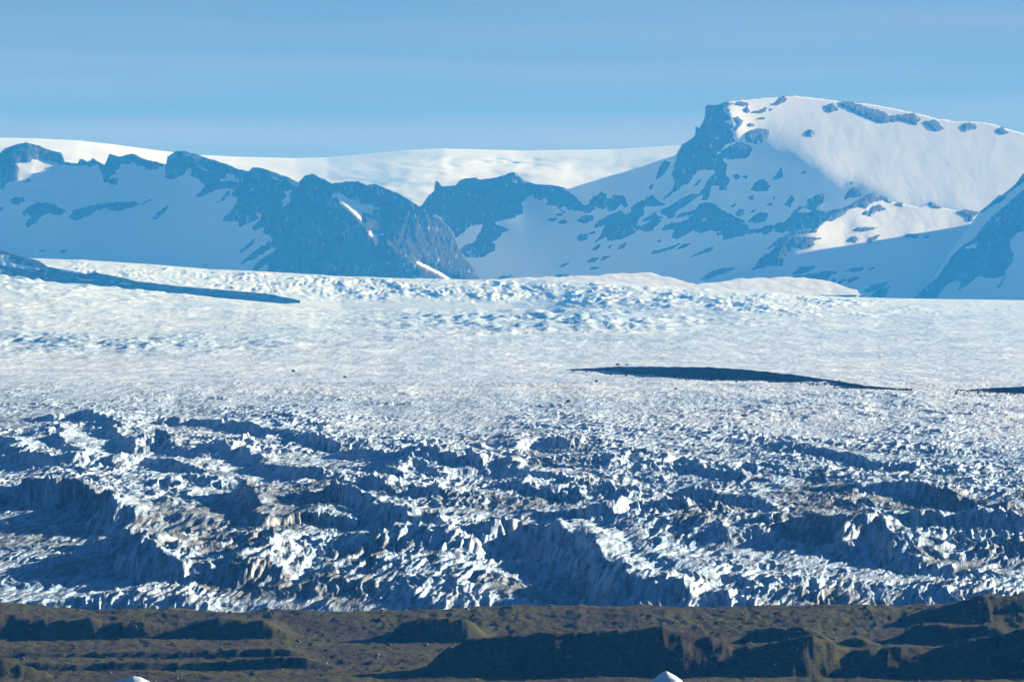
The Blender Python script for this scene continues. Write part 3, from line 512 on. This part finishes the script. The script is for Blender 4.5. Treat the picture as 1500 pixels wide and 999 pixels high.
# smoother upper ice: low swells, meltwater grooves, old crevasse tracks
far = 1 - broke; fs = np.clip(Dg / 6500, 0.7, 3)
botI = [(-200, 392), (0, 403), (60, 410), (130, 417), (200, 423), (280, 429), (360, 436), (440, 443), (500, 449), (700, 450), (800, 452), (930, 460), (1000, 464), (1100, 470), (1180, 475), (1300, 474), (1500, 470), (1750, 470)]
Zg += np.maximum(451 - interp(botI, cols), 0)[None] / F * Dg * sstep(11000, 19000, Dg) ** 0.8
def patch(x, y, rx, ry): return np.exp(-((PXg - x) / rx) ** 2 - ((rowg - y) / ry) ** 2)
icy = np.clip(patch(800, 474, 240, 18) + patch(60, 435, 200, 26) + 0.9 * patch(120, 508, 330, 12) + 0.5 * patch(1250, 600, 400, 26), 0, 1) * (0.5 + sstep(-0.3, 0.3, fbm(PXg / 60, rowg / 8, 887, 3)))
rough = 0.5 + 2.6 * icy
Zg += far * rough * (fs * 2.2 * ridged((Xg + wx) / (40 * fs), (Dg + wy) / (55 * fs ** 2.6), 881, 3) + fs * 0.7 * fbm(Xg / (12 * fs), Dg / (22 * fs ** 2.6), 885, 3))
Zg += far * 3.0 * fs * fbm(Xg / (150 * fs), Dg / (400 * fs ** 2), 891, 3)
fr = sstep(2885, 3030, Dg + 18 * fbm(Xg / 25, Dg / 60, 895, 3)); Zg = -8 + (Zg + 8) * fr
# dirt carried by the ice: bands, and dusty patches that also paint in missing shade
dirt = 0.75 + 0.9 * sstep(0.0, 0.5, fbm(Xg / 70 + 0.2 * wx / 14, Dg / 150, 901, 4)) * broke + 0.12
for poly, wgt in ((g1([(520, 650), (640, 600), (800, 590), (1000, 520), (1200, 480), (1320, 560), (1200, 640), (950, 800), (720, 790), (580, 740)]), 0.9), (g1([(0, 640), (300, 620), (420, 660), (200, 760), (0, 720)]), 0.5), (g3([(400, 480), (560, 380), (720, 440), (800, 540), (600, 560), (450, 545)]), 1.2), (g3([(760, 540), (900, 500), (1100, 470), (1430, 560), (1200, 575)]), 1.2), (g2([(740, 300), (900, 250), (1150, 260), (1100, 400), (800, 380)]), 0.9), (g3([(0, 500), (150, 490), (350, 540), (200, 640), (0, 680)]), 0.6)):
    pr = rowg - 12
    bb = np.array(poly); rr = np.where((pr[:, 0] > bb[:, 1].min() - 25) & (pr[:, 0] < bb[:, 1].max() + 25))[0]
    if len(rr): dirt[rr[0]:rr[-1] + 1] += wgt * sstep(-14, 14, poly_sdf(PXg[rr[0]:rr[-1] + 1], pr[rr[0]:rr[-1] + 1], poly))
dirt *= (1 - 0.6 * far) * (0.62 + 0.38 * low)  # less dirt on the upper walls lightens their shade by colour
gat = {'dirt': np.clip(dirt, 0, 1.6), 'firn_lift': np.clip(far * 1.15 - 0.75 * icy * far + 0.3 * (1 - low) * broke, 0, 1)}  # firn on the plain; paler upper seracs paint in ambient light
nb = int(np.searchsorted(drow, 5290))
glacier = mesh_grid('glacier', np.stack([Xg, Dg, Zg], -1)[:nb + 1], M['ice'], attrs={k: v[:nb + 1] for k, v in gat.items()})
Zp = Zg.copy(); Zp[:nb + 1] -= 0.4
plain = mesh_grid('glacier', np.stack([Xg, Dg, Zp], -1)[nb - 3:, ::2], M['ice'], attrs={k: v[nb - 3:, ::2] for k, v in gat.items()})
tag(plain, 'smooth white upper glacier plain crossed by faint crevasses', 'glacier', kind='structure')
tag(glacier, 'broken glacier tongue, blue and dirt-streaked crevasses above the moraine', 'glacier', kind='structure')
def glacier_z(px, D):
    i = np.clip(np.searchsorted(drow, D), 0, len(drow) - 1); j = np.clip(np.searchsorted(cols, px), 0, len(cols) - 1)
    return Zg[i, j]

# ---- icefall beyond the flat ice
topI = [(-200, 372), (60, 379), (120, 381), (200, 386), (300, 394), (400, 399), (500, 405), (600, 408), (700, 410), (760, 412), (800, 410), (870, 412), (960, 418), (1000, 421), (1100, 426), (1170, 431), (1240, 435), (1300, 437), (1500, 440), (1750, 442)]
u = np.arange(-110, 1610, 2.2); nr = 105; t = np.linspace(-0.25, 1, nr)[:, None]
PX = np.broadcast_to(u, (nr, len(u))); bo = interp(botI, u)[None]; to = interp(topI, u)[None]
PY = bo + np.where(t < 0, -t * 40, (to - bo) * t)
Db = np.minimum(19000, D_of_row(interp(botI, u)))[None]; D = np.where(t < 0, Db + t * 1200, Db + (20700 - Db) * t)
V = to_world(PX, PY, D); X, Y = V[..., 0], V[..., 1]
wx = 50 * fbm(X / 160, Y / 600, 911, 3); wy = 200 * fbm(X / 180, Y / 700, 915, 3)
act = (0.45 + 0.55 * sstep(-0.2, 0.3, fbm(PX / 70, t * 3 + 0 * PX, 905, 3))) * sstep(0.0, 0.4, t) * (1 - 0.75 * sstep(0.80, 1.0, t)) * (1 - 0.7 * sstep(1150, 1420, PX)) * (0.45 + 0.55 * sstep(120, 470, PX))
V[..., 2] += act * (14 * ridged((X + wx) / 130, (Y + wy) / 420, 921, 3) + 7 * ridged((X + 0.8 * wx + 0.05 * Y) / 24, (Y + wy) / 420, 931, 3) + 3 * ridged(X / 12, Y / 170, 941, 2)) - act * 6
bk = V[-1].copy(); bk[:, 1] += 2500; bk[:, 2] -= 10; V = np.concatenate([V, bk[None]], 0)
tag(mesh_grid('icefall', V, M['icefall']), 'crumpled blue-white icefall along the foot of the mountains', 'icefall', kind='structure')

# ---- lit snowfields between the icefall and the mountain feet
def snowfield(top, label):
    u = np.arange(top[0][0], top[-1][0], 1.5); n = 40; t = np.linspace(0, 1, n)[:, None]
    k = (HY - interp(top, u) - 2.6 * fbm(u / 26, u * 0 + top[0][0], 79, 4)) / F; D1 = 2500 / (0.144 - k); D = 20600 + (np.maximum(D1, 20640) - 20600)[None] * t
    X = (u[None] - CX) / F * D; Z = 598 + 0.144 * (D - 20750) + 1.5 * fbm(X / 60, D / 120, 77, 3)
    V = np.stack([X, D, Z], -1); bk = V[-1].copy(); bk[:, 1] += 900; bk[:, 2] -= 40
    tag(mesh_grid('snowfield', np.concatenate([V, bk[None]], 0), M['snow']), label, 'snowfield', kind='structure')
snowfield([(690, 413), (736, 408), (800, 406), (870, 404), (920, 400), (950, 400), (985, 407), (1015, 416), (1036, 428)], 'smooth lit snowfield at the foot of the central hill')
snowfield([(985, 428), (1028, 416), (1070, 410), (1128, 406), (1180, 407), (1215, 412), (1240, 420), (1256, 426), (1262, 442)], 'smooth lit snowfield at the foot of the rocky foothill')

# ---- debris mounds carried on the ice
def mound(name, top, bot, D0, D1, label, holes=(), seed=0, lift=0.0, jag=0.8):
    x0, x1 = top[0][0], top[-1][0]; u = np.arange(x0, x1, 1.3); n = 26; t = np.linspace(-0.35, 1, n)[:, None]
    PX = np.broadcast_to(u, (n, len(u))); tp = interp(top, u) + jag * fbm(u / 12, u * 0, seed, 4); bt = np.maximum(interp(bot, u), tp + 0.3)
    PY = bt[None] + (tp - bt)[None] * t; Db = np.minimum(D_of_row(bt + 0.4), D1)[None]; D = Db + (bt[None] - PY) * Db / F * 1.8
    D = D - 2.2 * Db / F * fbm(PX / 14, PY / 5, seed + 3, 3); V = to_world(PX, PY, D + 0 * PX)
    b1 = V[-1].copy(); b1[:, 1] += 40; b1[:, 2] -= 1; b2 = V[-1].copy(); b2[:, 1] += 200; b2[:, 2] -= 40
    V = np.concatenate([V, b1[None], b2[None]], 0)
    keep = None
    if holes:
        sd = np.full(PX.shape, -1e9)
        for hp in holes: sd = np.maximum(sd, poly_sdf(PX, PY, hp))
        sd = np.concatenate([sd, np.full((2, len(u)), -9.0)], 0)
        return mesh_grid(name, V, M['debris_snow'], attrs={'snow': np.clip(0.5 + sd * 0.5, 0, 1)})
    return mesh_grid(name, V, M['debris'])
m = M['debris'].copy(); m.name = 'debris_with_snow'; nt = m.node_tree; b = nt.nodes['Principled BSDF']
src = b.inputs['Base Color'].links[0].from_socket
nt.links.new(n_mix(nt, n_ramp(nt, n_attr(nt, 'snow'), [(0.45, K0), (0.6, W1)]), src, (0.78, 0.83, 0.87)), b.inputs['Base Color']); M['debris_snow'] = m
g5 = crop(0, 350, 3.0)
tag(mound('debris_ridge', [(-150, 345), (0, 366), (20, 372), (57, 382), (70, 391), (105, 396), (125, 401), (140, 399), (180, 407), (200, 412), (260, 419), (330, 425), (390, 430), (440, 440)], [(-150, 405), (0, 403), (60, 410), (130, 417), (200, 423), (280, 429), (360, 436), (440, 441)], 0, 18900, '',
    holes=[g5([(0, 70), (45, 70), (35, 92), (85, 92), (40, 100), (200, 137), (110, 132), (0, 117)]), g5([(-200, 60), (0, 70), (0, 117), (-200, 110)]), g5([(0, 132), (30, 140), (0, 152)]), g5([(165, 95), (230, 115), (330, 140), (370, 155), (290, 145), (230, 125)]), g5([(340, 175), (420, 178), (420, 183), (350, 181)]), g5([(520, 190), (620, 203), (530, 197)])], seed=951),
    'long dark debris ridge streaked with snow below the icefall', 'debris ridge', kind='structure')
tag(mound('debris_mound', [(828, 541.5), (870, 539), (905, 537), (950, 537), (1000, 537.5), (1045, 538), (1100, 542), (1165, 549), (1220, 557), (1270, 565), (1335, 571)], [(828, 542), (900, 546), (950, 549), (1000, 555), (1060, 557.5), (1150, 561), (1250, 568), (1335, 572)], 0, 1e9, '', seed=961, jag=1.0),
    'long low dark mound of debris alone on the white ice', 'debris mound', kind='structure')
tag(mound('debris_mound', [(1395, 573.5), (1440, 569), (1500, 566), (1570, 562), (1640, 560)], [(1395, 574), (1440, 575.5), (1500, 578), (1640, 580)], 0, 1e9, '', seed=971, jag=1.0),
    'small dark debris mound tapering to a point on the ice', 'debris mound', kind='structure')

# ------------------------------------------------------------------ moraine foreland
mcols = np.arange(-100, 1602, 2.0); mrow = np.arange(2320, 3060, 3.0)
PXm, Dm = np.meshgrid(mcols, mrow); Xm = (PXm - CX) / F * Dm
topM = [(-130, 884), (0, 884), (60, 889), (130, 893), (250, 893), (330, 897), (400, 894), (470, 898), (500, 896), (560, 895), (640, 893), (700, 889), (760, 887), (800, 889), (850, 886), (880, 890), (1100, 889), (1200, 887), (1300, 888), (1345, 886), (1400, 883), (1420, 878), (1450, 871), (1480, 874), (1500, 870), (1640, 866)]
DT = 2960.0
ztop = CZ + (HY - interp(topM, mcols)) / F * DT
def row_z(row, D): return CZ + (HY - row) / F * D
prof_r = np.interp(mrow, [2300, 2392, 2405, 2600, 2700, 2800, 2960, 3060], [-8, -1.0, 0.5, 1.0, 2.0, 3.0, 0, -14])
Zm = np.broadcast_to(prof_r[:, None], Dm.shape).copy()
crest_w = sstep(2800, 2950, Dm)
Zm += crest_w * np.where(Dm <= 2960, ztop[None] * 1.0, ztop[None])
k4 = crop(0, 860, 3.75); k5 = crop(400, 860, 3.75); k6 = crop(800, 860, 3.75); k7 = crop(1100, 850, 3.75)
MR = [  # (crest, depth of the crest, front run, back run): height follows from the crest row
    (k4([(-450, 120), (0, 140), (180, 183), (400, 188), (500, 170), (560, 203), (750, 195), (960, 233), (1100, 200), (1200, 165), (1350, 185), (1500, 195), (1650, 230)]), 2830, 15, 70),
    (k4([(-400, 355), (0, 372), (600, 365), (1100, 358), (1500, 345), (1750, 325)]), 2640, 5, 60),
    (k4([(50, 420), (500, 425), (900, 415), (1400, 402), (1850, 385)]), 2525, 6, 45),
    (k4([(-400, 250), (-100, 340), (0, 385), (100, 420), (300, 488), (360, 515)]), 2460, 14, 16),
    (k5([(560, 300), (590, 288), (680, 208), (800, 180), (960, 173), (1080, 180), (1150, 218), (1250, 275)]), 2800, 16, 40),
    ([(612, 968), (629, 963), (667, 951), (693, 939), (747, 933), (800, 931), (907, 924), (971, 918), (1003, 928), (1040, 936), (1060, 945), (1100, 948), (1153, 938), (1190, 928), (1217, 941), (1250, 957), (1273, 954), (1313, 949), (1367, 952), (1415, 940), (1460, 932), (1500, 919), (1700, 890)], 2482, 32, 40),
    (k5([(300, 470), (380, 405), (600, 412), (800, 408), (1050, 412)]), 2580, 9, 30),
    (k5([(880, 520), (960, 480), (1060, 500)]), 2440, 8, 12), (k5([(1140, 495), (1270, 450), (1350, 470), (1440, 510)]), 2450, 10, 14),
    (k6([(960, 330), (1100, 318), (1340, 310), (1500, 318), (1700, 300)]), 2650, 18, 45),
    (k6([(480, 405), (560, 378), (700, 365)]), 2620, 10, 25),
    (k7([(1000, 520), (1150, 508), (1300, 505), (1500, 512), (1900, 500)]), 2470, 10, 20),
    (k7([(600, 190), (900, 180), (1180, 120), (1290, 85), (1400, 110), (1700, 80)]), 2900, 16, 50),
    (k7([(-100, 270), (200, 262), (400, 262), (480, 285)]), 2760, 8, 30), (k7([(480, 290), (560, 275), (700, 285)]), 2750, 7, 25), (k7([(780, 260), (960, 250), (1200, 255), (1500, 225)]), 2780, 9, 35),
]
base0 = Zm.copy()
for pts, Dc, wf, wb in MR:
    P = np.array(pts); xs = np.linspace(P[0, 0], P[-1, 0], 80); ys = np.interp(xs, P[:, 0], P[:, 1])
    h = row_z(ys, Dc) - np.interp(Dc, mrow, prof_r) - 0
    zc = row_z(ys + 1.6 * fbm(xs / 22, xs * 0 + Dc, 1031, 4), Dc)
    cz = np.interp(mcols, xs, zc); inside = sstep(P[0, 0] - 10, P[0, 0] + 45, mcols) * (1 - sstep(P[-1, 0] - 55, P[-1, 0] + 10, mcols))
    d = Dm - Dc + min(8, wf * 0.4) * fbm(Xm / 35, Dm / 90, int(Dc), 3) + wf * 0.07 * fbm(Xm / 7, Dm / 30, int(Dc) + 5, 3) + 8 * pn(Xm / 90, Dm * 0, int(Dc) + 9)
    prof = np.where(d < 0, np.clip(1 + d / wf, 0, 1), np.exp(-(d / wb) ** 2))
    prof = prof * prof * (3 - 2 * prof) if wf < 12 else prof
    tgt = base0 + (cz[None] - base0) * prof
    Zm = np.where(inside[None] > 0, np.maximum(Zm, Zm + (tgt - Zm) * inside[None]), Zm)
amp = sstep(2395, 2430, Dm)
Zm += amp * (1.3 * fbm(Xm / 40, Dm / 60, 1001, 4) + 0.8 * ridged(Xm / 16, Dm / 30, 1005, 3) + 0.7 * fbm(Xm / 5, Dm / 9, 1009, 3))
moraine = tag(mesh_grid('moraine', np.stack([Xm, Dm, Zm], -1), M['moraine']), 'brown and mossy moraine ridges in front of the glacier', 'moraine', kind='structure')
def moraine_z(px, D):
    i = np.clip(np.searchsorted(mrow, D), 0, len(mrow) - 1); j = np.clip(np.searchsorted(mcols, px), 0, len(mcols) - 1); return Zm[i, j]

# ---- lagoon and the floor of the valley
def sheet(name, x0, x1, y0, y1, z, mat):
    return mesh_poly(name, [(x0, y0, z), (x1, y0, z), (x1, y1, z), (x0, y1, z)], [(0, 1, 2, 3)], mat)
tag(sheet('lagoon', -3400, 3400, -100, 2450, 0.0, M['water']), 'still dark lagoon water before the moraine', 'lagoon', kind='structure')
tag(sheet('ground', -5000, 5000, -150, 40500, -9.0, M['moraine']), 'bare valley floor under the ice', 'ground', kind='structure')

# ---- icebergs: only their tops rise into view
def iceberg(px, D, outline, label, seed):
    r = np.random.RandomState(seed); n = 36; m_ = 22
    V = []
    W = outline[-1][0] - outline[0][0]
    for j in range(m_):
        s = j / (m_ - 1)
        for i in range(n):
            a = 2 * math.pi * i / n
            q = math.cos(a); x = q * 0.5 * (1 - s ** 1.6) ; y = math.sin(a) * 0.42 * (1 - s ** 1.5)
            V.append((x, y, s))
    V = np.array(V)
    xs = V[:, 0] * W * 1.25; 
    cxp = (outline[0][0] + outline[-1][0]) / 2
    tops = np.interp(cxp + xs, [p[0] for p in outline], [p[1] for p in outline])
    zt = CZ + (HY - tops) / F * D
    mpx = D / F
    xw = (cxp - CX) * mpx + xs * mpx; yw = V[:, 1] * W * mpx * 1.3
    ztop = zt * (1 - 0.9 * (np.abs(yw) / (W * mpx * 0.62)) ** 1.7)
    z = -1.0 + (ztop + 1.0) * np.sin(V[:, 2] * math.pi / 2) ** 0.8
    nz = fbm(xw / 3.2 + seed, (yw + z) / 3.2, 1100 + seed, 3)
    xw = xw + nz * 0.5; yw = yw + 0.8 * nz
    VV = np.stack([xw, yw + D, z], -1)
    f = [(j * n + i, j * n + (i + 1) % n, (j + 1) * n + (i + 1) % n, (j + 1) * n + i) for j in range(m_ - 1) for i in range(n)]
    f.append(tuple(range((m_ - 1) * n, m_ * n)))
    return tag(mesh_poly('iceberg', VV, f, M['berg'], smooth=True), label, 'iceberg', 'icebergs in the lagoon')
iceberg(195, 2340, [(150, 1003), (160, 996.5), (172, 995), (186, 993), (195, 989.5), (206, 990.5), (220, 995), (232, 1000)], 'low iceberg with a rounded white top floating off the moraine', 3)
iceberg(975, 2340, [(938, 1004), (949, 997), (960, 992), (970, 984), (976, 982.5), (986, 986), (998, 992), (1008, 1002)], 'pointed white iceberg tip floating before the dark moraine', 8)

# ------------------------------------------------------------------ boulders
def boulder_mesh(seed):
    r = np.random.RandomState(seed)
    import bmesh
    bm = bmesh.new(); bmesh.ops.create_icosphere(bm, subdivisions=2, radius=1.0)
    for v in bm.verts:
        d = np.array(v.co); 
        k = 1 + 0.28 * math.sin(3.1 * d[0] + seed) * math.cos(2.7 * d[1] - seed * 0.7) + 0.18 * math.sin(5.3 * d[2] + 2.2 * d[0] + seed) + r.uniform(-0.06, 0.06)
        v.co = (d[0] * k * 1.15, d[1] * k, d[2] * k * 0.75)
    me = bpy.data.meshes.new('boulder'); bm.to_mesh(me); bm.free(); me.materials.append(M['boulder']); return me
BM = [boulder_mesh(s) for s in range(8)]
r = np.random.RandomState(42)
def put_boulder(x, D, z, size, label, group):
    o = bpy.data.objects.new('boulder', BM[r.randint(8)]); COL.objects.link(o)
    o.location = (x, D, z + 0.3 * size); o.scale = (size * r.uniform(.8, 1.2),) * 2 + (size * r.uniform(.7, 1.1),); o.rotation_euler = (r.uniform(-.3, .3), r.uniform(-.3, .3), r.uniform(0, 6.28))
    tag(o, label, 'boulder', group); return o
for k in range(130):
    D = r.uniform(2420, 2950); px = r.uniform(-20, 1520); s = 0.5 + 1.0 * r.rand() ** 3
    put_boulder((px - CX) / F * D, D, moraine_z(px, D), s, 'grey boulder lying on the brown moraine', 'boulders scattered over the moraine')
for px, row, s in ((833, 592, 2.0), (874, 566, 1.8), (1090, 614, 2.6), (905, 536, 3.0), (918, 536, 2.2), (430, 545, 2.4), (505, 555, 1.6), (990, 572, 1.5)):
    D = float(D_of_row(row)); put_boulder((px - CX) / F * D, D, glacier_z(px, D), s, 'lone dark boulder carried on the white glacier', 'boulders carried on the glacier')

# ---- loose stones too many to count
rs = np.random.RandomState(9); N = 9000
D = rs.uniform(2408, 2955, N); px = rs.uniform(-60, 1560, N); X = (px - CX) / F * D
ok = fbm(X / 30, D / 60, 1201, 3) + rs.uniform(-0.5, 0.5, N) > -0.05; D, px, X = D[ok], px[ok], X[ok]; N = len(D)
Z = moraine_z(px, D); sz = 0.22 + 0.5 * rs.rand(N) ** 4
oct_v = np.array([(1, 0, 0), (0, 1, 0), (-1, 0, 0), (0, -1, 0), (0, 0, 0.8), (0, 0, -0.6)]); oct_f = np.array([(0, 1, 4), (1, 2, 4), (2, 3, 4), (3, 0, 4), (1, 0, 5), (2, 1, 5), (3, 2, 5), (0, 3, 5)])
VV = oct_v[None] * sz[:, None, None] * rs.uniform(0.6, 1.4, (N, 6, 3)); VV += np.stack([X, D, Z + 0.1], -1)[:, None]
ff = (oct_f[None] + 6 * np.arange(N)[:, None, None]).reshape(-1, 3)
me = bpy.data.meshes.new('stones'); me.from_pydata(VV.reshape(-1, 3), [], ff.tolist()); me.materials.append(M['boulder'])
st = bpy.data.objects.new('stones', me); COL.objects.link(st); tag(st, 'loose grey stones strewn over the moraine ridges', 'stones', kind='stuff')

px = np.concatenate([rs.uniform(835, 1335, 1500), rs.uniform(1400, 1580, 400)]); row = np.interp(px, [828, 900, 1000, 1060, 1150, 1250, 1335, 1395, 1440, 1500, 1640], [542, 546, 555, 557.5, 561, 568, 572, 574, 575.5, 578, 580]) + np.abs(rs.normal(0, 2.2, px.size)) - 0.6
D = D_of_row(row); N = len(D); VV = oct_v[None] * (0.5 + 1.4 * rs.rand(N) ** 3)[:, None, None] * rs.uniform(0.6, 1.4, (N, 6, 3)); VV += np.stack([(px - CX) / F * D, D, glacier_z(px, D) + 0.3], -1)[:, None]
me = bpy.data.meshes.new('rubble'); me.from_pydata(VV.reshape(-1, 3), [], (oct_f[None] + 6 * np.arange(N)[:, None, None]).reshape(-1, 3).tolist()); me.materials.append(M['debris'])
st = bpy.data.objects.new('rubble', me); COL.objects.link(st); tag(st, 'dark rubble spilling from the debris mounds onto the ice', 'rubble', kind='stuff')

# ------------------------------------------------------------------ haze
if HAZE:
    x0, x1, y0, y1, z0, z1 = -5200, 5200, -200, 41000, -10, 2150
    hv = [(x, y, z) for z in (z0, z1) for y in (y0, y1) for x in (x0, x1)]
    mm = bpy.data.materials.new('haze_air'); mm.use_nodes = True; nt = mm.node_tree; nt.nodes.clear()
    pv = nt.nodes.new('ShaderNodeVolumePrincipled'); out = nt.nodes.new('ShaderNodeOutputMaterial')
    pv.inputs['Color'].default_value = (0.035, 0.32, 1.0, 1); pv.inputs['Absorption Color'].default_value = (1, 1, 1, 1)
    pv.inputs['Density'].default_value = 3.4e-5; pv.inputs['Density Attribute'].default_value = ''; pv.inputs['Anisotropy'].default_value = 0.0
    nt.links.new(pv.outputs[0], out.inputs['Volume']); mm.cycles.homogeneous_volume = True
    hz = mesh_poly('haze', hv, [(0, 2, 3, 1), (4, 5, 7, 6), (0, 1, 5, 4), (2, 6, 7, 3), (0, 4, 6, 2), (1, 3, 7, 5)], mm)
    tag(hz, 'thin blue air between the camera and the far mountains', 'haze', kind='stuff')
